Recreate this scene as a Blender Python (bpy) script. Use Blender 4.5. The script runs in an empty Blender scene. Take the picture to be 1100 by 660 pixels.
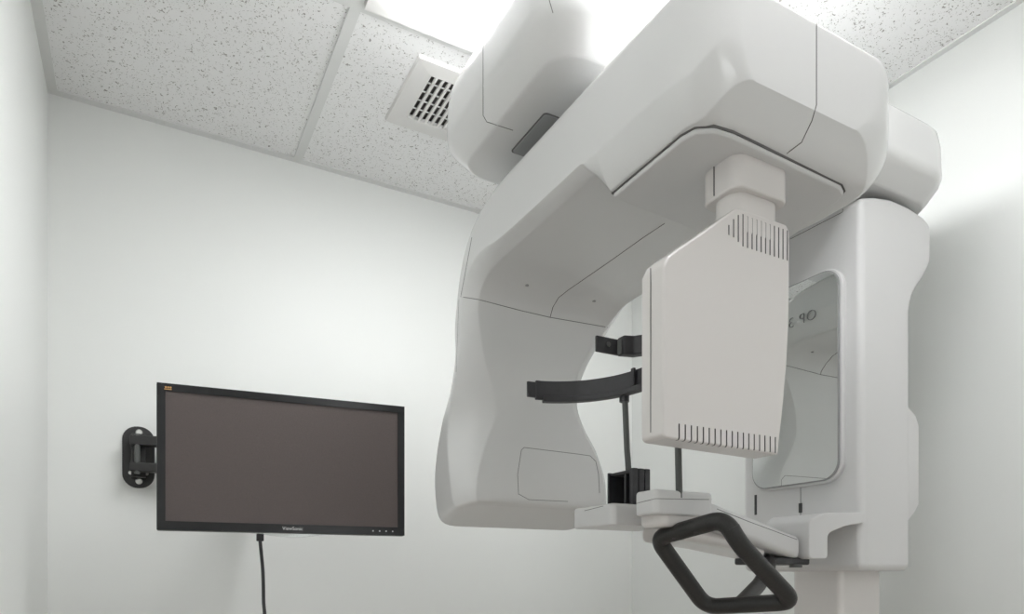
import bpy, bmesh, math, random
from mathutils import Vector, Matrix
from mathutils.bvhtree import BVHTree
random.seed(5)
C = bpy.context.scene.collection
CH = 1.20            # camera height; shapes below are written with z measured from camera height
H = 1.23             # ceiling above camera
F = 738.0; HOR = 620.0; YAW = math.radians(28.5)
SN, CS = math.sin(YAW), math.cos(YAW)
WX0, WX1, WY1, WY0 = -0.203, 1.657, 2.09, -2.3

# ------------------------------------------------------------------ materials
def newmat(name):
    m = bpy.data.materials.new(name); m.use_nodes = True
    return m, m.node_tree, m.node_tree.nodes['Principled BSDF']
def mat(name, col, rough=0.5, metal=0.0, coat=0.0, spec=0.5, noise=0.0, bump=0.0, scale=200.0, trans=0.0, emit=None, es=1.0):
    m, nt, p = newmat(name)
    p.inputs['Roughness'].default_value = rough
    p.inputs['Metallic'].default_value = metal
    p.inputs['Coat Weight'].default_value = coat
    p.inputs['Coat Roughness'].default_value = 0.08
    p.inputs['Specular IOR Level'].default_value = spec
    p.inputs['Transmission Weight'].default_value = trans
    tc = nt.nodes.new('ShaderNodeTexCoord')
    n = nt.nodes.new('ShaderNodeTexNoise'); n.inputs['Scale'].default_value = scale
    n.inputs['Detail'].default_value = 4
    nt.links.new(tc.outputs['Object'], n.inputs['Vector'])
    r = nt.nodes.new('ShaderNodeMixRGB'); r.blend_type = 'MIX'
    nt.links.new(n.outputs['Fac'], r.inputs['Fac'])
    a = [max(0, c*(1-noise)) for c in col]; b = [min(1, c*(1+noise)) for c in col]
    r.inputs['Color1'].default_value = (*a, 1); r.inputs['Color2'].default_value = (*b, 1)
    nt.links.new(r.outputs['Color'], p.inputs['Base Color'])
    if bump:
        bp = nt.nodes.new('ShaderNodeBump'); bp.inputs['Strength'].default_value = bump
        bp.inputs['Distance'].default_value = 0.001
        nt.links.new(n.outputs['Fac'], bp.inputs['Height']); nt.links.new(bp.outputs['Normal'], p.inputs['Normal'])
    if emit:
        p.inputs['Emission Color'].default_value = (*emit, 1); p.inputs['Emission Strength'].default_value = es
    return m
M = {}
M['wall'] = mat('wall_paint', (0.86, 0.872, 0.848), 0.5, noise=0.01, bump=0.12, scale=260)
M['wall_dimmed'] = mat('dimmed_wall_paint', (0.78, 0.792, 0.77), 0.5, noise=0.01, bump=0.12, scale=260)  # same wall paint, darkened to stand in for weaker light on the right
M['floor'] = mat('vinyl_floor', (0.74, 0.66, 0.60), 0.35, noise=0.05, scale=6)
M['grid'] = mat('painted_steel_grid', (0.78, 0.785, 0.77), 0.4, noise=0.01)
M['white'] = mat('glossy_white_plastic', (0.77, 0.768, 0.76), 0.30, coat=0.6, noise=0.006, scale=5)
M['satin'] = mat('satin_white_plastic', (0.73, 0.725, 0.72), 0.38, coat=0.15, noise=0.008, scale=8)
M['warm'] = mat('warm_white_plastic', (0.77, 0.738, 0.715), 0.28, coat=0.5, noise=0.006, scale=6)
M['grey'] = mat('grey_inset_plastic', (0.36, 0.36, 0.36), 0.4, noise=0.02)
M['seam'] = mat('panel_gap', (0.17, 0.165, 0.16), 0.9)
M['slot'] = mat('vent_gap', (0.20, 0.19, 0.185), 0.9)
M['black'] = mat('black_plastic', (0.042, 0.041, 0.045), 0.42, noise=0.25, bump=0.2, scale=90)
M['iron'] = mat('black_painted_steel', (0.025, 0.024, 0.024), 0.38, noise=0.2)
M['rod'] = mat('dark_grey_rod', (0.10, 0.105, 0.10), 0.4, noise=0.05)
M['rubber'] = mat('rubber_grip', (0.022, 0.021, 0.020), 0.38, noise=0.35, bump=0.5, scale=320)
M['chrome'] = mat('brushed_metal', (0.62, 0.62, 0.61), 0.25, metal=1.0)
M['mirror'] = mat('mirror_glass', (0.86, 0.88, 0.87), 0.015, metal=1.0)
M['bezel'] = mat('monitor_bezel_gloss', (0.018, 0.018, 0.019), 0.22, spec=0.35, noise=0.05)
M['bezelside'] = mat('monitor_bezel_edge', (0.075, 0.078, 0.07), 0.35)
M['screen'] = mat('matte_lcd_panel', (0.100, 0.080, 0.076), 0.5, spec=0.4, noise=0.4, bump=0.05, scale=900)
M['print'] = mat('white_print', (0.75, 0.75, 0.75), 0.5)
M['orange'] = mat('orange_print', (0.5, 0.27, 0.09), 0.5)
M['darkprint'] = mat('dark_print', (0.06, 0.06, 0.06), 0.5)
M['greyprint'] = mat('grey_print', (0.33, 0.33, 0.33), 0.5)
M['steel'] = mat('screw_steel', (0.75, 0.75, 0.72), 0.3, metal=1.0)
M['cable'] = mat('black_cable', (0.03, 0.03, 0.032), 0.5)
M['ivory'] = mat('ivory_cable', (0.66, 0.62, 0.52), 0.5)
M['clear'] = mat('clear_acrylic', (0.92, 0.95, 0.94), 0.05, trans=0.9, spec=0.6)
M['vent'] = mat('white_vent_metal', (0.78, 0.77, 0.75), 0.4)
M['duct_shade'] = mat('dark_duct_shade', (0.09, 0.085, 0.08), 0.9)
M['door'] = mat('grey_door_paint', (0.45, 0.44, 0.42), 0.4)
M['fill_glow'] = mat('fill_light_glow', (0.9, 0.9, 0.9), 0.3, emit=(0.95, 0.98, 1.0), es=1.0)  # glow of the added, unseen fill panel
M['lamp_fill'] = mat('lit_fill_diffuser', (0.9, 0.9, 0.9), 0.5, emit=(0.97, 0.985, 1.0), es=3.5)  # glow of the added ceiling fill behind the camera
M['lamp'] = mat('lit_diffuser', (0.9, 0.9, 0.9), 0.5, emit=(0.97, 0.985, 1.0), es=10.5)

def tile_mat():
    m, nt, p = newmat('acoustic_tile')
    p.inputs['Roughness'].default_value = 0.9
    tc = nt.nodes.new('ShaderNodeTexCoord')
    n0 = nt.nodes.new('ShaderNodeTexNoise'); n0.inputs['Scale'].default_value = 60
    nt.links.new(tc.outputs['Object'], n0.inputs['Vector'])
    ad = nt.nodes.new('ShaderNodeMixRGB'); ad.blend_type = 'ADD'; ad.inputs['Fac'].default_value = 0.035
    nt.links.new(tc.outputs['Object'], ad.inputs['Color1']); nt.links.new(n0.outputs['Color'], ad.inputs['Color2'])
    last = None
    for sc, thr in ((115.0, 0.27), (205.0, 0.29), (62.0, 0.14)):
        v = nt.nodes.new('ShaderNodeTexVoronoi'); v.inputs['Scale'].default_value = sc
        nt.links.new(ad.outputs['Color'], v.inputs['Vector'])
        # random radius per cell
        sp = nt.nodes.new('ShaderNodeSeparateColor'); nt.links.new(v.outputs['Color'], sp.inputs['Color'])
        pw = nt.nodes.new('ShaderNodeMath'); pw.operation = 'POWER'; pw.inputs[1].default_value = 1.3
        nt.links.new(sp.outputs['Red'], pw.inputs[0])
        mu = nt.nodes.new('ShaderNodeMath'); mu.operation = 'MULTIPLY'; mu.inputs[1].default_value = thr*1.4
        nt.links.new(pw.outputs[0], mu.inputs[0])
        sb = nt.nodes.new('ShaderNodeMath'); sb.operation = 'SUBTRACT'
        nt.links.new(mu.outputs[0], sb.inputs[0]); nt.links.new(v.outputs['Distance'], sb.inputs[1])
        gt = nt.nodes.new('ShaderNodeMath'); gt.operation = 'MULTIPLY'; gt.inputs[1].default_value = 9.0; gt.use_clamp = True
        nt.links.new(sb.outputs[0], gt.inputs[0])
        if last is None: last = gt
        else:
            mx = nt.nodes.new('ShaderNodeMath'); mx.operation = 'MAXIMUM'
            nt.links.new(last.outputs[0], mx.inputs[0]); nt.links.new(gt.outputs[0], mx.inputs[1]); last = mx
    mix = nt.nodes.new('ShaderNodeMixRGB')
    mix.inputs['Color1'].default_value = (0.93, 0.93, 0.925, 1); mix.inputs['Color2'].default_value = (0.42, 0.40, 0.38, 1)
    nt.links.new(last.outputs[0], mix.inputs['Fac']); nt.links.new(mix.outputs['Color'], p.inputs['Base Color'])
    bp = nt.nodes.new('ShaderNodeBump'); bp.invert = True; bp.inputs['Strength'].default_value = 0.5; bp.inputs['Distance'].default_value = 0.002
    nt.links.new(last.outputs[0], bp.inputs['Height']); nt.links.new(bp.outputs['Normal'], p.inputs['Normal'])
    return m
M['tile'] = tile_mat()

# ------------------------------------------------------------------ mesh helpers (all coords: x, y, z above camera height)
def wpos(o):
    p = Vector((0, 0, 0)); q = o
    while q is not None:
        p += q.location; q = q.parent
    return p
def obj(name, bm, m, parent=None, smooth=True, wn=True, bevel=0.0, seg=3):
    bmesh.ops.recalc_face_normals(bm, faces=bm.faces[:])
    if bevel:
        ed = [e for e in bm.edges if len(e.link_faces) == 2 and e.calc_face_angle(0) > 0.5]
        bmesh.ops.bevel(bm, geom=ed, offset=bevel, segments=seg, affect='EDGES', profile=0.5, clamp_overlap=True)
    xs = [v.co.x for v in bm.verts]; ys = [v.co.y for v in bm.verts]; zs = [v.co.z for v in bm.verts]
    org = Vector(((min(xs)+max(xs))/2, (min(ys)+max(ys))/2, min(zs)))
    bmesh.ops.translate(bm, verts=bm.verts[:], vec=-org)
    me = bpy.data.meshes.new(name); bm.to_mesh(me); bm.free()
    if smooth:
        for p in me.polygons: p.use_smooth = True
        me.set_sharp_from_angle(angle=math.radians(38))
    o = bpy.data.objects.new(name, me); C.objects.link(o)
    me.materials.append(m)
    w = org + Vector((0, 0, CH))
    o.location = w
    if parent is not None:
        o.parent = parent; o.location = w - wpos(parent)
    if smooth and wn:
        md = o.modifiers.new('WN', 'WEIGHTED_NORMAL'); md.keep_sharp = True; md.weight = 85
    return o
def thing(name, label, cat, loc, group=None):
    o = bpy.data.objects.new(name, None); C.objects.link(o)
    o.empty_display_size = 0.05
    o.location = Vector(loc) + Vector((0, 0, CH)); o['label'] = label; o['category'] = cat
    if group: o['group'] = group
    return o
def tag(o, label, cat, group=None):
    o['label'] = label; o['category'] = cat
    if group: o['group'] = group
def struct(name, bm, m, smooth=False):
    o = obj(name, bm, m, None, smooth, False); o['kind'] = 'structure'; return o
def add_box(bm, x0, x1, y0, y1, z0, z1, mtx=None):
    vs = [bm.verts.new((x, y, z)) for x in (x0, x1) for y in (y0, y1) for z in (z0, z1)]
    for f in ((0,1,3,2),(4,6,7,5),(0,4,5,1),(2,3,7,6),(0,2,6,4),(1,5,7,3)):
        bm.faces.new([vs[i] for i in f])
    if mtx is not None: bmesh.ops.transform(bm, matrix=mtx, verts=vs)
    return vs
def box(*a, **k):
    bm = bmesh.new(); add_box(bm, *a, **k); return bm
def add_loft(bm, secs, cap=True):
    rings = [[bm.verts.new(p) for p in s] for s in secs]
    n = len(rings[0])
    for a, b in zip(rings, rings[1:]):
        for i in range(n):
            bm.faces.new((a[i], a[(i+1) % n], b[(i+1) % n], b[i]))
    if cap:
        bm.faces.new(rings[0]); bm.faces.new(rings[-1][::-1])
def rrect(x0, x1, y0, y1, r, n=7):
    r = min(r, (x1-x0)/2-1e-5, (y1-y0)/2-1e-5); out = []
    for cx, cy, a0 in ((x1-r, y1-r, 0), (x0+r, y1-r, 90), (x0+r, y0+r, 180), (x1-r, y0+r, 270)):
        for k in range(n):
            a = math.radians(a0 + 90*k/(n-1)); out.append((cx+r*math.cos(a), cy+r*math.sin(a)))
    return out
def plan_loft(levels, n=7):
    """levels: (z, x0, x1, y0, y1, r)"""
    bm = bmesh.new()
    add_loft(bm, [[(x, y, z) for x, y in rrect(x0, x1, y0, y1, r, n)] for z, x0, x1, y0, y1, r in levels])
    return bm
def rounded_levels(z0, z1, x0, x1, y0, y1, r, e, e2=None, k=5):
    """plan-rounded block whose bottom edge is rounded by e, top edge by e2"""
    e2 = e if e2 is None else e2; L = []
    for i in range(k):
        a = math.pi/2*i/(k-1); ins = e*(1-math.sin(a)); L.append((z0+e*(1-math.cos(a)), x0+ins, x1-ins, y0+ins, y1-ins, max(r-ins, .0015)))
    for i in range(k):
        a = math.pi/2*i/(k-1); ins = e2*(1-math.cos(a)); L.append((z1-e2*(1-math.sin(a)), x0+ins, x1-ins, y0+ins, y1-ins, max(r-ins, .0015)))
    return L
def prism(pts, axis, a0, a1):
    """pts 2D: axis 'y' -> (x,z); 'x' -> (y,z); 'z' -> (x,y)"""
    bm = bmesh.new()
    f = {'y': lambda p, a: (p[0], a, p[1]), 'x': lambda p, a: (a, p[0], p[1]), 'z': lambda p, a: (p[0], p[1], a)}[axis]
    add_loft(bm, [[f(p, a0) for p in pts], [f(p, a1) for p in pts]]); return bm
def catmull(P, sub):
    P = [Vector(p) for p in P]; out = []
    for i in range(len(P)-1):
        p0 = P[max(i-1, 0)]; p1 = P[i]; p2 = P[i+1]; p3 = P[min(i+2, len(P)-1)]
        for k in range(sub):
            t = k/sub
            out.append(0.5*((2*p1)+(p2-p0)*t+(2*p0-5*p1+4*p2-p3)*t*t+(3*p1-p0-3*p2+p3)*t**3))
    out.append(P[-1]); return out
def add_tube(bm, pts, r, n=10, closed=False, flat=1.0):
    pts = [Vector(p) for p in pts]; m = len(pts); rings = []
    up = None
    for i, p in enumerate(pts):
        if closed: t = (pts[(i+1) % m]-pts[i-1])
        else: t = pts[min(i+1, m-1)]-pts[max(i-1, 0)]
        t.normalize()
        if up is None: up = t.orthogonal().normalized()
        up = (up - t*up.dot(t)).normalized(); s = t.cross(up)
        rr = r[i] if isinstance(r, (list, tuple)) else r
        rings.append([bm.verts.new(p+(up*math.cos(2*math.pi*k/n)+s*math.sin(2*math.pi*k/n)*flat)*rr) for k in range(n)])
    rg = list(zip(rings, rings[1:]))
    if closed:
        # align last ring to the first
        a, b = rings[-1], rings[0]
        off = min(range(n), key=lambda o: sum((a[k].co-b[(k+o) % n].co).length for k in range(n)))
        for k in range(n): bm.faces.new((a[k], a[(k+1) % n], b[(k+1+off) % n], b[(k+off) % n]))
    for a, b in rg:
        for k in range(n): bm.faces.new((a[k], a[(k+1) % n], b[(k+1) % n], b[k]))
    if not closed: bm.faces.new(rings[0]); bm.faces.new(rings[-1][::-1])
def tube(pts, r, n=10, **k):
    bm = bmesh.new(); add_tube(bm, pts, r, n, **k); return bm
def fillet(P, r, closed=False, k=6):
    P = [Vector(p) for p in P]; out = []; m = len(P)
    for i in range(m):
        if not closed and i in (0, m-1): out.append(P[i]); continue
        a, b, c = P[i-1], P[i], P[(i+1) % m]
        d1 = (a-b).normalized(); d2 = (c-b).normalized()
        q1 = b+d1*r; q2 = b+d2*r
        for j in range(k+1):
            t = j/k; out.append(q1*(1-t)**2+b*2*t*(1-t)+q2*t*t)
    return out
def text_bm(s, size, mtx, ext=0.0004, space=1.0, off=0.0):
    cu = bpy.data.curves.new('t', 'FONT'); cu.body = s; cu.size = size; cu.extrude = ext; cu.align_x = 'CENTER'; cu.align_y = 'CENTER'
    cu.space_character = space; cu.offset = off
    o = bpy.data.objects.new('t', cu); C.objects.link(o)
    dg = bpy.context.evaluated_depsgraph_get(); me = bpy.data.meshes.new_from_object(o.evaluated_get(dg))
    bm = bmesh.new(); bm.from_mesh(me); bmesh.ops.transform(bm, matrix=mtx, verts=bm.verts[:])
    bpy.data.objects.remove(o); bpy.data.curves.remove(cu); bpy.data.meshes.remove(me)
    return bm
def bvh_of(o):
    bm = bmesh.new(); bm.from_mesh(o.data); bmesh.ops.translate(bm, verts=bm.verts[:], vec=wpos(o)-Vector((0, 0, CH)))
    t = BVHTree.FromBMesh(bm); bm.free(); return t
def on_surface(tree, pts, step=3.0, lift=0.0):
    """where sight lines through photo points meet a real surface (used to read seam positions)"""
    out = []
    for (u0, v0), (u1, v1) in zip(pts, pts[1:]):
        n = max(1, int(math.hypot(u1-u0, v1-v0)/step))
        for k in range(n+1):
            u = u0+(u1-u0)*k/n; v = v0+(v1-v0)*k/n
            a = u-550; d = Vector((F*SN+a*CS, F*CS-a*SN, HOR-v)).normalized()
            hit = tree.ray_cast(Vector((0, 0, 0)), d)
            if hit[0] is not None:
                p = hit[0]+hit[1]*(lift if hit[1].dot(d) < 0 else -lift)
                if not out or (p-out[-1]).length > 1e-4: out.append(p)
    return out
def seam(o, pts, r=0.0008, m=None, name='panel_seam'):
    t = bvh_of(o); P = on_surface(t, pts)
    runs = [[P[0]]] if P else []
    for p in P[1:]:
        if (p-runs[-1][-1]).length > 0.06: runs.append([p])
        else: runs[-1].append(p)
    bm = bmesh.new()
    for q in runs:
        if len(q) > 1: add_tube(bm, q, r, 6)
    par = o
    return obj(name, bm, m or M['seam'], par, wn=False)
def boolean_cut(o, bm):
    me = bpy.data.meshes.new('cut'); bmesh.ops.recalc_face_normals(bm, faces=bm.faces[:]); bm.to_mesh(me); bm.free()
    c = bpy.data.objects.new('cut', me); C.objects.link(c); c.location = (0, 0, CH)
    me.materials.append(M['slot'])
    md = o.modifiers.new('B', 'BOOLEAN'); md.operation = 'DIFFERENCE'; md.solver = 'EXACT'; md.object = c
    try: md.material_mode = 'TRANSFER'
    except Exception: pass
    o.modifiers.move(len(o.modifiers)-1, 0)
    bpy.context.view_layer.update()
    dg = bpy.context.evaluated_depsgraph_get()
    wn = [m for m in o.modifiers if m.type == 'WEIGHTED_NORMAL']
    for w in wn: w.show_viewport = False
    bpy.context.view_layer.update(); dg = bpy.context.evaluated_depsgraph_get()
    new = bpy.data.meshes.new_from_object(o.evaluated_get(dg))
    o.modifiers.remove(md)
    for w in wn: w.show_viewport = True
    o.data = new
    bpy.data.objects.remove(c)

# ------------------------------------------------------------------ the room
Z0, Z1 = -CH, H
struct('wall_back', box(WX0-.1, WX1+.1, WY1, WY1+.1, Z0, Z1+.02), M['wall'])
struct('wall_left', box(WX0-.1, WX0, WY0, WY1, Z0, Z1+.02), M['wall'])
struct('wall_right', box(WX1, WX1+.1, WY0, WY1, Z0, Z1+.02), M['wall_dimmed'])
struct('wall_front', box(WX0-.1, WX1+.1, WY0-.1, WY0, Z0, Z1+.02), M['wall'])
struct('floor', box(WX0-.1, WX1+.1, WY0-.1, WY1+.1, Z0-.05, Z0), M['floor'])
struct('ceiling', box(WX0-.1, WX1+.1, WY0-.1, WY1+.1, Z1, Z1+.06), M['tile'])
struct('baseboard_back', box(WX0, WX1, WY1-.012, WY1, Z0, Z0+.1), M['door'])
struct('baseboard_right', box(WX1-.012, WX1, WY0, WY1-.012, Z0, Z0+.1), M['door'])
struct('baseboard_left', box(WX0, WX0+.012, WY0, WY1-.012, Z0, Z0+.1), M['door'])
# ceiling grid: edge angles and tees, a few mm below the tiles
tx0, tx1, ty = .410, 1.020, 1.452
n = 1
def trim(x0, x1, y0, y1, dz=.004):
    global n
    bm = box(x0, x1, y0, y1, Z1-dz, Z1+.001)
    o = obj('trim_%d' % n, bm, M['grid'], None, False, False); o['kind'] = 'structure'; n += 1
trim(WX0, WX1, WY1-.022, WY1); trim(WX0, WX0+.022, WY0, WY1-.022); trim(WX1-.016, WX1, WY0, WY1-.022)
trim(tx0-.012, tx0+.012, WY0, WY1-.022, .006); trim(tx1-.012, tx1+.012, WY0, WY1-.022, .006)
for yy in (ty, ty-1.22, ty-2.44):
    trim(WX0+.022, tx0-.012, yy-.012, yy+.012, .006); trim(tx0+.012, tx1-.012, yy-.012, yy+.012, .006); trim(tx1+.012, WX1-.016, yy-.012, yy+.012, .006)
# invented glowing panel and frame behind the camera, added as fill light
bm = bmesh.new()
for q in ((.20, 1.30, -.14, -.08), (.20, 1.30, 1.0, 1.06), (.20, .26, -.08, 1.0), (1.24, 1.30, -.08, 1.0), (.73, .77, -.08, 1.0)):
    add_box(bm, q[0], q[1], WY0, WY0+.03, q[2], q[3])
struct('fill_light_frame', bm, M['vent'])
w_ = obj('fill_light_pane', box(.26, 1.24, WY0+.004, WY0+.012, -.08, 1.0), M['fill_glow'], None, False, False); w_['kind'] = 'structure'
# ceiling light over the scanner, and an added fill panel behind the camera
def ceiling_light(y0, y1, label, lm='lamp'):
    t = thing('ceiling_light', label, 'light', ((tx0+tx1)/2, (y0+y1)/2, Z1-.03))
    bm = bmesh.new(); e = .045; a, b = tx0+.013, tx1-.013; z = Z1-.018
    for q in ((a, b, y1-e, y1), (a, b, y0, y0+e), (a, a+e, y0+e, y1-e), (b-e, b, y0+e, y1-e)):
        add_box(bm, q[0], q[1], q[2], q[3], z, Z1-.001)
    obj('frame', bm, M['vent'], t, False, False)
    obj('diffuser', box(a+e, b-e, y0+e, y1-e, Z1-.045, Z1-.004), M[lm], t, False, False)
ceiling_light(ty-1.22+.013, ty-.013, 'bright recessed ceiling light panel glowing above the white dental scanner')
ceiling_light(ty-2.44-1.20, ty-2.44-.013, 'added unseen fill light panel on the ceiling behind the viewer', 'lamp_fill')  # unseen lamp, added only to brighten the room from behind

# ceiling vent
t = thing('ceiling_vent', 'square white slotted air vent set in the speckled ceiling beside the light', 'vent', (.71, 1.65, Z1-.012))
vx0, vx1, vy0, vy1 = .578, .838, 1.522, 1.782
ix0, ix1, iy0, iy1 = .622, .80, 1.562, 1.732
bm = bmesh.new()
def ring(z0_, o_, z1_, i_):
    add_loft(bm, [[(x, y, z0_) for x, y in rrect(*o_, .004, 3)], [(x, y, z1_) for x, y in rrect(*i_, .002, 3)]], cap=False)
ring(Z1, (vx0, vx1, vy0, vy1), Z1-.008, (vx0+.003, vx1-.003, vy0+.003, vy1-.003))
ring(Z1-.008, (vx0+.003, vx1-.003, vy0+.003, vy1-.003), Z1-.012, (ix0, ix1, iy0, iy1))
ring(Z1-.012, (ix0, ix1, iy0, iy1), Z1-.001, (ix0, ix1, iy0, iy1))
obj('frame', bm, M['vent'], t, wn=False)
bm = bmesh.new(); nx = 10
for k in range(nx+1):
    x = ix0+(ix1-ix0)*k/nx; add_box(bm, x-.0035, x+.0035, iy0, iy1, Z1-.0115, Z1-.006)
obj('louvre', bm, M['vent'], t, False, False)
bm = bmesh.new()
for k in range(6):
    y = iy0+(iy1-iy0)*k/5
    add_box(bm, ix0, ix1, -.0075, .0075, -.0008, .0008, mtx=Matrix.Translation((0, y, Z1-.005)) @ Matrix.Rotation(math.radians(28), 4, 'X'))
obj('damper_blade', bm, M['grid'], t, False, False)
obj('duct_shade_plate', box(ix0, ix1, iy0, iy1, Z1-.0015, Z1-.0005), M['duct_shade'], t, False, False)  # flat dark plate, paints in the shade of a hollow duct

# ------------------------------------------------------------------ wall monitor
TL = Vector((.032, 1.620, 0)); ang = math.atan2(-.0506, .527)
TM = Matrix.Translation(TL) @ Matrix.Rotation(ang, 4, 'Z')     # local x along screen, local y = away from viewer
tw, tz0, tz1 = .5295, .0975, .4080
mon = thing('monitor', 'black flat screen monitor on a swing arm, switched off, on the pale green wall', 'monitor', (TL.x+.26, TL.y, tz0))
def tbox(*a):
    return box(*a, mtx=TM)
cas = obj('casing', tbox(0, tw, 0, .022, tz0, tz1), M['bezelside'], mon, bevel=.003)
bm = tbox(.03, tw-.03, .020, .045, tz0+.035, tz1-.03); obj('back_cover', bm, M['bezel'], mon, bevel=.01)
bm = bmesh.new(); fr = .017; bt = .020
for q in ((.001, tw-.001, tz1-fr, tz1-.001), (.001, tw-.001, tz0+.001, tz0+bt), (.001, fr, tz0+bt, tz1-fr), (tw-fr, tw-.001, tz0+bt, tz1-fr)):
    add_box(bm, q[0], q[1], -.004, .001, q[2], q[3], mtx=TM)
bz = obj('bezel', bm, M['bezel'], mon, False, False)
obj('screen', tbox(fr, tw-fr, -.0015, .001, tz0+bt, tz1-fr), M['screen'], mon, False, False)
def front_text(s, x, z, size, name, m, par, dy=-.0043, space=1.0):
    mx = TM @ Matrix.Translation((x, dy, z)) @ Matrix.Rotation(math.radians(90), 4, 'X')
    return obj(name, text_bm(s, size, mx, .0003, space), m, par, False, False)
front_text('ViewSonic', tw*.515, tz0+.0105, .0105, 'brand_lettering', M['print'], bz)
bm = bmesh.new()
for k in range(4): add_box(bm, .452+k*.0155, .4545+k*.0155, -.0048, -.003, tz0+.009, tz0+.0115, mtx=TM)
obj('button_marks', bm, M['print'], bz, False, False)
bm = bmesh.new()
for k in range(3):
    add_tube(bm, [TM @ Vector((.018+k*.0045, -.0048, tz1-.0095)), TM @ Vector((.018+k*.0045, -.0035, tz1-.0095))], .0021, 8)
add_box(bm, .015, .029, -.0046, -.0036, tz1-.0145, tz1-.0125, mtx=TM)
obj('emblem', bm, M['orange'], bz, False, False)
# lip of clear acrylic under the bezel and power light
pts = []
for k in range(25):
    s = k/24; pts.append((.185+.17*s, tz0-.001-.0075*math.sin(math.pi*s)**1.5))
pts += [(.355, tz0+.001), (.185, tz0+.001)]
bm = prism(pts, 'y', .002, .014); bmesh.ops.transform(bm, matrix=TM, verts=bm.verts[:])
obj('acrylic_lip', bm, M['clear'], mon, wn=False)
obj('vesa_plate', tbox(tw/2-.05, tw/2+.05, .045, .05, .2, .3), M['black'], mon, bevel=.001)

# swing-arm bracket
yw = WY1
mb = thing('wall_bracket', 'black metal swing-arm bracket screwed to the wall behind the monitor', 'bracket', (0, yw-.01, .237))
pl = obj('wall_plate', prism(rrect(-.039, .037, .237, .401, .036, 8), 'y', yw-.006, yw), M['iron'], mb, bevel=.0012)
for zz in (.255, .385):
    bm = bmesh.new(); add_tube(bm, [(0, yw-.0105, zz), (0, yw-.007, zz), (0, yw-.004, zz)], [.0055, .0085, .0085], 14)
    sc = obj('screw', bm, M['steel'], pl, wn=False)
for xx in (-.02, .018):
    obj('screw', tube([(xx, yw-.009, .276), (xx, yw-.004, .276)], .005, 10), M['steel'], pl, wn=False)
bm = bmesh.new(); add_box(bm, -.018, .016, yw-.035, yw-.005, .262, .376); obj('hinge_block', bm, M['iron'], mb, bevel=.002)
arm_a = (-.004, yw-.05); arm_b = (.30, yw-.105)
for z_a, z_b in ((.342, .368), (.274, .298)):
    bm = bmesh.new()
    dx, dy = arm_b[0]-arm_a[0], arm_b[1]-arm_a[1]; L = math.hypot(dx, dy)
    mx = Matrix.Translation((arm_a[0], arm_a[1], 0)) @ Matrix.Rotation(math.atan2(dy, dx), 4, 'Z')
    add_box(bm, -.016, L+.015, -.012, .018, z_a, z_b, mtx=mx)
    obj('arm_bar', bm, M['iron'], mb, bevel=.003)
obj('hinge_pin', tube([(-.004, yw-.055, .268), (-.004, yw-.055, .372)], .007, 14), M['rod'], mb, wn=False)
tc_ = TM @ Vector((tw/2, .05, 0))
dx, dy = tc_.x-arm_b[0], tc_.y-arm_b[1]; L = math.hypot(dx, dy)
mx = Matrix.Translation((arm_b[0], arm_b[1], 0)) @ Matrix.Rotation(math.atan2(dy, dx), 4, 'Z')
obj('arm_bar', box(-.012, L-.004, -.014, .014, .262, .31, mtx=mx), M['iron'], mb, bevel=.003)
obj('hinge_pin', tube([(arm_b[0], arm_b[1], .255), (arm_b[0], arm_b[1], .38)], .010, 14), M['rod'], mb, wn=False)

# monitor cable
pc = TM @ Vector((.205, .018, 0))
cb = thing('monitor_cable', 'black cable hanging straight down from the bottom of the monitor', 'cable', (pc.x, pc.y, -.3))
bm = bmesh.new(); add_box(bm, pc.x-.0075, pc.x+.0075, pc.y-.006, pc.y+.006, tz0-.018, tz0-.001)
obj('plug', bm, M['cable'], cb, bevel=.002)
P = catmull([(pc.x, pc.y, tz0-.016), (pc.x+.002, pc.y+.002, tz0-.035), (pc.x+.007, pc.y+.006, .01), (pc.x+.009, pc.y+.01, -.05), (pc.x+.009, pc.y+.012, -.15), (pc.x+.0, pc.y+.2, -.5), (pc.x+.0, WY1-.02, -.9), (pc.x+.1, WY1-.02, -CH+.01)], 8)
obj('cord', tube(P, .0038, 8), M['cable'], cb, wn=False)

# ------------------------------------------------------------------ the dental scanner
mc = thing('dental_xray_machine', 'large white panoramic dental x-ray machine with overhead arm, mirror and black grab handle', 'x-ray machine', (1.31, .96, -CH))

# lower column and foot
obj('column', plan_loft(rounded_levels(-CH+.02, .03, 1.24, 1.372, .898, 1.016, .012, .002)), M['warm'], mc)
obj('base_plate', plan_loft(rounded_levels(-CH, -CH+.03, 1.1, 1.5, .75, 1.16, .04, .004)), M['satin'], mc)
P = catmull([(1.372, .93, .03), (1.383, .925, -.02), (1.378, .925, -.10), (1.385, .93, -.4), (1.38, .95, -CH+.04)], 8)
obj('cable', tube(P, .0042, 8), M['ivory'], mc, wn=False)
obj('rail_cover', prism([(1.37, .10), (1.412, .135), (1.424, .15), (1.424, .315), (1.412, .335), (1.37, .36)], 'y', .85, 1.1), M['satin'], mc, bevel=.004)

# carriage
cp = [(1.225, .012), (1.382, .012), (1.382, .54)]
cp += [(1.386+.07*(1-math.cos(math.pi*k/10))/2, .55+.12*k/10) for k in range(1, 11)]
cp += [(1.457, .725), (1.452, .738), (1.43, .748), (1.38, .756), (1.32, .757), (1.27, .748), (1.225, .735)]
car = obj('carriage', prism(cp, 'y', .842, 1.140), M['satin'], mc, bevel=.015, seg=5)
seam(car, [(849, 257), (905, 228), (906, 222)], .0007)
cb_ = bmesh.new(); add_box(cb_, 1.26, 1.42, .90, 1.10, .73, .775)
obj('shelf_post', cb_, M['satin'], mc, bevel=.01)
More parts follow.
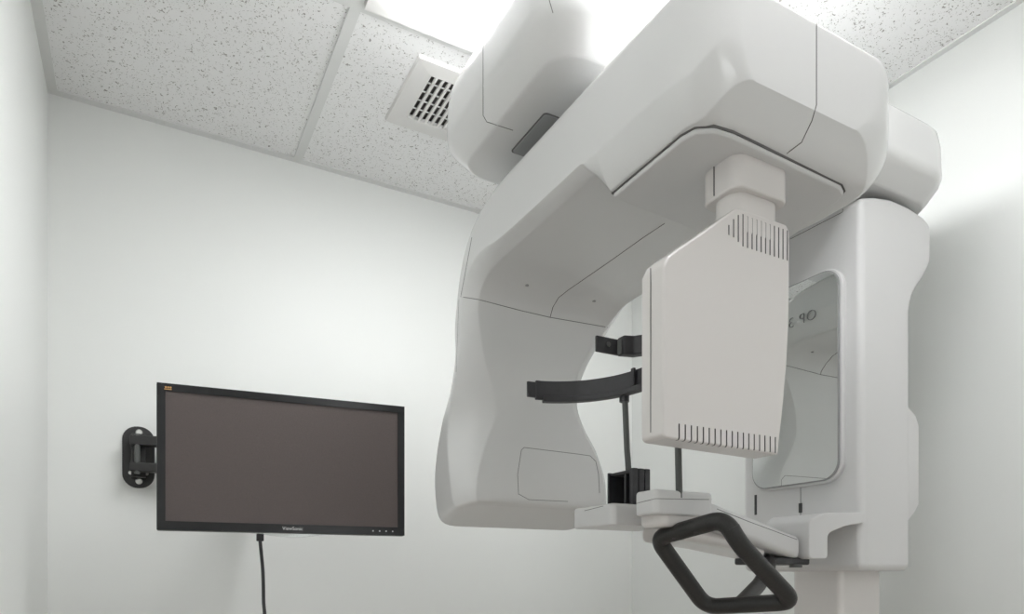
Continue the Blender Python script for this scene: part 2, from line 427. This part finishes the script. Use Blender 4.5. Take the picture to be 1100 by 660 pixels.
# mirror on the carriage front
def yz_plate(y0, y1, z0, z1, r, x0, x1): return prism(rrect(y0, y1, z0, z1, r, 9), 'x', x0, x1)
mf = obj('mirror_frame', yz_plate(.8765, 1.1035, .1885, .6195, .042, 1.2145, 1.227), M['satin'], mc, bevel=.003)
obj('rim', yz_plate(.881, 1.099, .193, .615, .038, 1.2107, 1.2135), M['grey'], mf, wn=False)
obj('mirror', yz_plate(.8835, 1.0965, .1955, .6125, .036, 1.2095, 1.2125), M['mirror'], mf, False, False)
obj('indicator_slot', box(1.2235, 1.226, 1.0985, 1.104, .140, .185), M['darkprint'], mc, False, False)
obj('indicator_slot', box(1.2225, 1.226, .978, .985, .135, .155), M['darkprint'], mc, False, False)
obj('indicator_line', box(1.2240, 1.226, .981, .982, .115, .19), M['greyprint'], mc, False, False)

# upper shelf
SL = []
for z, ins in ((.764, .040), (.7642, .036), (.7665, .0325), (.778, .0215), (.792, .010), (.799, .0045), (.808, .001), (.820, 0), (.87, .002), (.90, .008), (.914, .018), (.924, .034), (.930, .060)):
    SL.append((z, .497+ins, 1.470-ins*.6, .800+ins, 1.224-ins, .072-ins*.55))
sh = obj('upper_shelf', plan_loft(SL, 9), M['white'], mc)
seam(sh, [(519, 30), (519, 124), (523, 131), (551, 140)], .0007)
seam(sh, [(590, 0), (594, 14)], .0006)
gi = obj('sensor_window', prism(rrect(.588, .74, .968, 1.083, .006, 4), 'z', .7615, .766), M['grey'], mc, bevel=.001)
gi.parent = sh; gi.location = Vector(gi.location)+wpos(mc)-wpos(sh)
obj('window_gap', prism(rrect(.5855, .7425, .9655, 1.0855, .007, 4), 'z', .7632, .766), M['seam'], sh, False, False)

# rotor between shelf and arm
obj('rotor', plan_loft([(.70, .66, .90, .85, 1.07, .109), (.775, .66, .90, .85, 1.07, .109)], 10), M['satin'], mc)

# C-shaped rotating arm, lofted from the near block over and down the far side
def sec(iy, iz, oy, oz, xl, xr, rxl, rbl, rxr, rbr, ro, m=8):
    i_ = Vector((0, iy, iz)); o_ = Vector((0, oy, oz)); d = o_-i_; L = d.length; d /= L
    pts = []
    def corner(cx, cb, rx, rb, a0):
        e = 2/1.3 if a0 >= 180 else 1.0
        for k in range(m):
            a = math.radians(a0+90*k/(m-1)); c_, s_ = math.cos(a), math.sin(a)
            pts.append((cx+rx*math.copysign(abs(c_)**e, c_), cb+rb*math.copysign(abs(s_)**e, s_)))
    rbl = min(rbl, L*.5); rbr = min(rbr, L*.5); ro = min(ro, L*.4)
    corner(xr-ro, L-ro, ro, ro, 0); corner(xl+ro, L-ro, ro, ro, 90)
    corner(xl+rxl, rbl, rxl, rbl, 180); corner(xr-rxr, rbr, rxr, rbr, 270)
    return [tuple(Vector((x, 0, 0))+i_+d*b) for x, b in pts]
def f_(s):
    s = min(max(s, 0), 1); return 1-math.sqrt(max(0, 1-(1-s)**2))
secs = []
Yn = .592
for s in (0, .004, .02, .05, .1, .17, .26, .37, .5, .65, .82, 1.0, 1.3):
    Y = Yn+.060*s
    fl = f_(s); fr_ = f_(s*.060/.085)
    u = min(1, max(0, s*.060/.034)); zi = .557+.045*(1-u)**1.35; zo = .724-.012*f_(s*.060/.02)
    secs.append(sec(Y, zi, Y, zo, .574+.062*fl, .982-.090*fr_, .024, .048, .05, .055, .016))
for Y, zi, r in ((.68, .557, .982), (.72, .557, .985), (.79, .557, .98), (.803, .557, .978), (.806, .558, .976), (.836, .596, .975), (.840, .598, .974), (.846, .600, .973)):
    secs.append(sec(Y, zi, Y, .724, .574, r, .026, max(.011, .608-zi), .05, .055, .016))
ST = [ # iy iz oy oz xl xr rxl rbl rxr rbr ro
 (.90, .600, .90, .724, .574, .972, .026, .011, .03, .05, .016),
 (1.02, .600, 1.02, .724, .574, .970, .027, .012, .03, .05, .016),
 (1.11, .600, 1.12, .724, .574, .969, .028, .016, .03, .05, .018),
 (1.17, .600, 1.20, .712, .575, .968, .028, .026, .03, .045, .022),
 (1.215, .592, 1.262, .680, .576, .964, .028, .030, .03, .04, .026),
 (1.245, .572, 1.300, .628, .577, .957, .028, .028, .03, .03, .026),
 (1.258, .545, 1.322, .566, .577, .940, .030, .025, .03, .03, .026),
 (1.264, .510, 1.332, .515, .577, .915, .036, .025, .03, .03, .026),
 (1.268, .470, 1.326, .468, .577, .892, .045, .026, .03, .03, .024),
 (1.272, .430, 1.332, .425, .575, .878, .060, .032, .03, .03, .026),
 (1.276, .385, 1.356, .378, .573, .878, .080, .045, .035, .03, .030),
 (1.278, .340, 1.392, .330, .571, .902, .090, .060, .04, .035, .034),
 (1.276, .290, 1.418, .275, .570, .936, .070, .065, .04, .04, .036),
 (1.270, .235, 1.430, .225, .569, .955, .050, .060, .035, .05, .036),
 (1.268, .200, 1.430, .180, .570, .960, .040, .055, .035, .05, .036),
 (1.268, .172, 1.424, .145, .572, .960, .036, .050, .035, .05, .034),
 (1.270, .158, 1.416, .124, .576, .940, .034, .045, .035, .045, .032),
 (1.276, .152, 1.408, .115, .583, .934, .03, .035, .03, .035, .030),
 (1.286, .149, 1.398, .112, .592, .925, .03, .03, .03, .03, .028)]
N = len(ST)
for i in range(N-1):
    p0 = ST[max(i-1, 0)]; p1 = ST[i]; p2 = ST[i+1]; p3 = ST[min(i+2, N-1)]
    for k in range(5):
        t_ = k/5
        v = [0.5*((2*b)+(c-a)*t_+(2*a-5*b+4*c-d)*t_*t_+(3*b-a-3*c+d)*t_**3) for a, b, c, d in zip(p0, p1, p2, p3)]
        secs.append(sec(*v))
secs.append(sec(*ST[-1]))
bm = bmesh.new(); add_loft(bm, secs)
arm = obj('rotating_arm', bm, M['white'], mc)
# underside access plate of the block
pp = [(.604, .806), (.601, .66), (.606, .640), (.625, .627), (.655, .624), (.875, .634), (.893, .642), (.900, .655), (.938, .795), (.936, .815), (.925, .826), (.80, .824)]
bm = prism(pp, 'z', .5500, .558); obj('access_plate', bm, M['satin'], arm, bevel=.0035, seg=4)
q = Vector((sum(p[0] for p in pp)/len(pp), sum(p[1] for p in pp)/len(pp)))
pg = [tuple(q+(Vector(p)-q)*1.0 + (Vector(p)-q).normalized()*.0022) for p in pp]
obj('plate_gap', prism(pg, 'z', .5557, .5585), M['seam'], arm, False, False)
seam(arm, [(877, 26), (877, 113), (872, 130), (861, 153), (845, 165)], .0008)
seam(arm, [(507, 255), (495, 319), (514, 322), (560, 334), (590, 341), (625, 347), (659, 353)], .0007)
seam(arm, [(714, 240), (690, 256), (655, 281), (610, 312), (600, 320), (594, 330), (591, 341)], .0007)
seam(arm, [(493, 322), (490, 400)], .0004)
seam(arm, [(563, 481), (560, 484), (556, 510), (557, 531), (568, 537), (610, 539)], .0006)
seam(arm, [(563, 481), (620, 488), (634, 490), (640, 496), (643, 510), (644, 530)], .0006)
ta = bvh_of(arm)
for u, v in ((566, 307), (638, 324)):
    p = on_surface(ta, [(u, v), (u+.1, v)])[0]
    obj('screw', tube([p+Vector((0, 0, .002)), p-Vector((0, 0, .0008))], .004, 12), M['grey'], arm, wn=False)
# lettering on the column-side flank of the arm (seen in the mirror)
mx = Matrix.Translation((.972, 1.170, .640)) @ Matrix.Rotation(math.radians(90), 4, 'Z') @ Matrix.Rotation(math.radians(90), 4, 'X')
bm = text_bm('OP 3D', .037, mx, .0015, 1.1, -.0011)
obj('lettering', bm, M['greyprint'], arm, False, False)
# small print on the underside of the tube housing
# collar, neck and flat sensor head
obj('collar', plan_loft(rounded_levels(.507, .556,   .678, .779, .640, .708, .017, .003, .001), 8), M['warm'], arm)
obj('collar_seam', box(.6765, .6785, .6795, .6805, .511, .5525), M['seam'], arm, False, False)
obj('neck', plan_loft(rounded_levels(.455, .512, .686, .771, .6485, .697, .020, .002, .002), 8), M['warm'], arm)
hp = [(.566, .170), (.764, .166), (.7745, .235), (.781, .29), (.785, .34), (.7865, .39), (.7865, .475), (.780, .4835), (.692, .4835), (.684, .481), (.578, .400), (.569, .392), (.5615, .378), (.5610, .174)]
hd = obj('sensor_head', prism(hp, 'y', .648, .690), M['warm'], mc, bevel=.007, seg=4)
cut = bmesh.new()
for k in range(14):          # upper louvre slots
    x = .6715+k*(.7815-.6715)/13
    zt = .474-.0*k
    z1_ = min(.4765, .449+(x-.666)*.9+.004) if k < 4 else .4755
    z0_ = .446-(.012 if k > 3 else .012*k/3)
    if k == 0: z1_, z0_ = .456, .443
    add_box(cut, x-.0010, x+.0010, .640, .656, z0_, z1_)
for k in range(18):
    x = .587+k*(.758-.587)/17
    add_box(cut, x-.0011, x+.0011, .640, .6540, .168, .1895)
boolean_cut(hd, cut)
obj('side_seam', box(.5603, .5612, .6700, .6708, .18, .385), M['seam'], hd, False, False)

# ---- patient support
bp_ = [(p.x, p.y) for p in fillet([(1.230, .103, 0), (1.195, .098, 0), (1.158, .083, 0), (1.158, .034, 0), (1.120, .034, 0), (1.120, .108, 0), (1.150, .1225, 0), (1.230, .1245, 0)], .009, k=4)]
bm = prism(bp_, 'y', .842, 1.02)
for v in bm.verts:
    v.co.y += (1.228-v.co.x)*(.34 if v.co.y < .9 else -.35)
ps = obj('support_bracket', bm, M['satin'], mc, bevel=.003)
# sloping lever, lofted in x
def lev(x, y0, y1, z0, z1, r=.012):
    return [(x, y, z) for y, z in rrect(y0, y1, z0, z1, r, 5)]
bm = bmesh.new()
add_loft(bm, [lev(.765, .800, .945, .082, .118), lev(.80, .800, .945, .079, .117), lev(.85, .815, .95, .070, .110), lev(.95, .845, .965, .057, .099), lev(1.05, .878, .98, .043, .086), lev(1.112, .896, .985, .035, .0785)])
lv = obj('support_lever', bm, M['satin'], mc)
seam(lv, [(770, 547), (800, 559), (856, 580)], .0006)
bm = bmesh.new()
add_loft(bm, [lev(.76, .82, .93, .058, .084, .015), lev(.86, .84, .94, .050, .074, .015), lev(1.0, .88, .96, .035, .052, .008)])
obj('lever_underside', bm, M['warm'], mc)
obj('swivel_plate', plan_loft(rounded_levels(.023, .037, 1.02, 1.155, .900, .975, .01, .004)), M['black'], mc)
obj('swivel_cap', tube([(1.115, .905, .018), (1.115, .905, .024)], .012, 16), M['rod'], mc, wn=False)
# two wings of the chin table and the bridge between them
w1 = obj('chin_table_wing', plan_loft(rounded_levels(.094, .131, .674, .792, .795, .846, .010, .0035, .005)), M['satin'], mc)
seam(w1, [(684, 541), (704, 536), (764, 537)], .0005)
w2 = obj('chin_table_wing', plan_loft(rounded_levels(.083, .118, .661, .800, .883, .998, .010, .0035, .005)), M['satin'], mc)
seam(w2, [(628, 549), (648, 544)], .0005)
obj('chin_bridge', plan_loft(rounded_levels(.086, .114, .72, .80, .82, .96, .012, .004)), M['satin'], mc)
obj('wing_underside', plan_loft(rounded_levels(.076, .097, .69, .80, .803, .86, .02, .008, .002)), M['warm'], mc)
# black chin block with ribs and hollow face
bm = bmesh.new()
bx0, bx1, by0, by1, bz0, bz1 = .715, .752, .904, .970, .118, .180
add_box(bm, bx0, bx1, by0, by0+.005, bz0, bz1); add_box(bm, bx0, bx1, by1-.005, by1, bz0, bz1)
add_box(bm, bx1-.005, bx1, by0+.005, by1-.005, bz0, bz1); add_box(bm, bx0+.004, bx1-.005, by0+.005, by1-.005, bz1-.006, bz1-.001)
add_box(bm, bx0+.006, bx1-.005, .926, .931, bz0+.004, bz1-.006)
add_box(bm, bx0-.004, bx1+.004, by0+.004, by1+.012, bz0-.003, bz0+.004)
for k in range(3): add_box(bm, bx0+k*.0128, bx0+.0105+k*.0128, by0-.005, by0+.002, bz0+.003, bz1)
chb = obj('chin_block', bm, M['black'], mc, bevel=.001, seg=2)
obj('support_rod', tube([(.739, .940, .17), (.736, .942, .22), (.731, .942, .318)], .0052, 12), M['rod'], mc, wn=False)
obj('support_rod', tube([(.725, .800, .12), (.722, .800, .22), (.722, .800, .318)], .0052, 12), M['rod'], mc, wn=False)
# head band: U in plan around x .60-.74, open towards -x
half = [(.598, 1.046), (.628, 1.042), (.662, 1.026), (.693, 1.000), (.717, .962), (.729, .925), (.733, .88)]
pl_ = half + [(x, 1.76-y) for x, y in half[-2::-1]]
Q = [Vector((x, y)) for x, y in pl_]
Q = [Vector((p.x, p.y)) for p in catmull([(a.x, a.y, 0) for a in Q], 5)]
def band(q, z0, z1, th):
    secs = []
    for i, p in enumerate(q):
        t_ = (q[min(i+1, len(q)-1)]-q[max(i-1, 0)]).normalized(); nn = Vector((-t_.y, t_.x))
        a = p-nn*th; b = p+nn*th
        secs.append([(a.x, a.y, z0), (b.x, b.y, z0), (b.x, b.y, z1), (a.x, a.y, z1)])
    bm = bmesh.new(); add_loft(bm, secs); return bm
hb = obj('head_band', band(Q[3:-3], .313, .346, .0035), M['black'], mc, bevel=.001, seg=2)
obj('band_rail', band(Q[5:-5], .309, .319, .008), M['black'], hb, bevel=.0015, seg=2)
obj('band_pad', band(Q[:6], .316, .343, .0022), M['black'], hb, bevel=.0008, seg=2)
obj('band_pad', band(Q[-6:], .316, .343, .0022), M['black'], hb, bevel=.0008, seg=2)
obj('band_clip', tube([(.7318, .944, .300), (.7318, .944, .314)], .0085, 12), M['black'], hb, wn=False)
obj('band_clip', box(.7215, .7265, .906, .914, .318, .348), M['black'], hb, bevel=.001)
# forehead rest above the band
fp = obj('forehead_plate', box(.662, .709, .927, .932, .372, .398), M['black'], mc, bevel=.001)
obj('plate_knob', tube([(.685, .924, .386), (.685, .93, .386)], .004, 10), M['rod'], fp, wn=False)
obj('forehead_block', prism([(.708, .932), (.735, .925), (.755, .90), (.756, .86), (.742, .86), (.736, .893), (.724, .908), (.708, .914)], 'z', .371, .402), M['black'], mc, bevel=.002)
obj('forehead_hinge', tube([(.7095, .926, .373), (.7095, .926, .397)], .006, 12), M['rod'], mc, wn=False)
obj('forehead_stem', box(.734, .748, .866, .894, .33, .375), M['black'], mc, bevel=.002)
# grab handle
loop = fillet([(.722, .850, .062), (.741, .722, .084), (.757, .714, .050), (.873, .712, -.038), (.828, .850, -.050)], .0235, closed=True, k=7)
loop = fillet(loop, .001, closed=True, k=1)
gh = obj('grab_handle', tube(loop, .0135, 16, closed=True), M['rubber'], mc, wn=False)
obj('handle_stay', tube([(.850, .795, -.043), (.93, .83, -.014), (1.01, .88, .012), (1.055, .915, .030)], .0125, 14), M['rubber'], mc, wn=False)
for t_ in (.30, .62):
    p = Vector((.722, .850, .062)).lerp(Vector((.741, .722, .084)), t_); d = Vector((-.45, -.35, -.8)).normalized()
    obj('handle_screw', tube([p+d*.0115, p+d*.0140], .0040, 10), M['darkprint'], gh, wn=False)

# ------------------------------------------------------------------ camera and world
cam_d = bpy.data.cameras.new('camera'); cam = bpy.data.objects.new('camera', cam_d); C.objects.link(cam)
cam_d.sensor_fit = 'HORIZONTAL'; cam_d.sensor_width = 36.0; cam_d.lens = 36.0*F/1100.0
cam_d.shift_y = (HOR-330)/1100.0; cam_d.clip_start = .01
cam.location = (0, 0, CH); cam.rotation_euler = (math.radians(90), 0, -YAW)
bpy.context.scene.camera = cam
w = bpy.data.worlds.new('world'); bpy.context.scene.world = w; w.use_nodes = True
w.node_tree.nodes['Background'].inputs['Color'].default_value = (1, 1, 1, 1)
w.node_tree.nodes['Background'].inputs['Strength'].default_value = 0.3
vs = bpy.context.scene.view_settings
vs.view_transform = 'Standard'; vs.look = 'None'; vs.gamma = 1.0; vs.exposure = 0.08; vs.use_curve_mapping = False
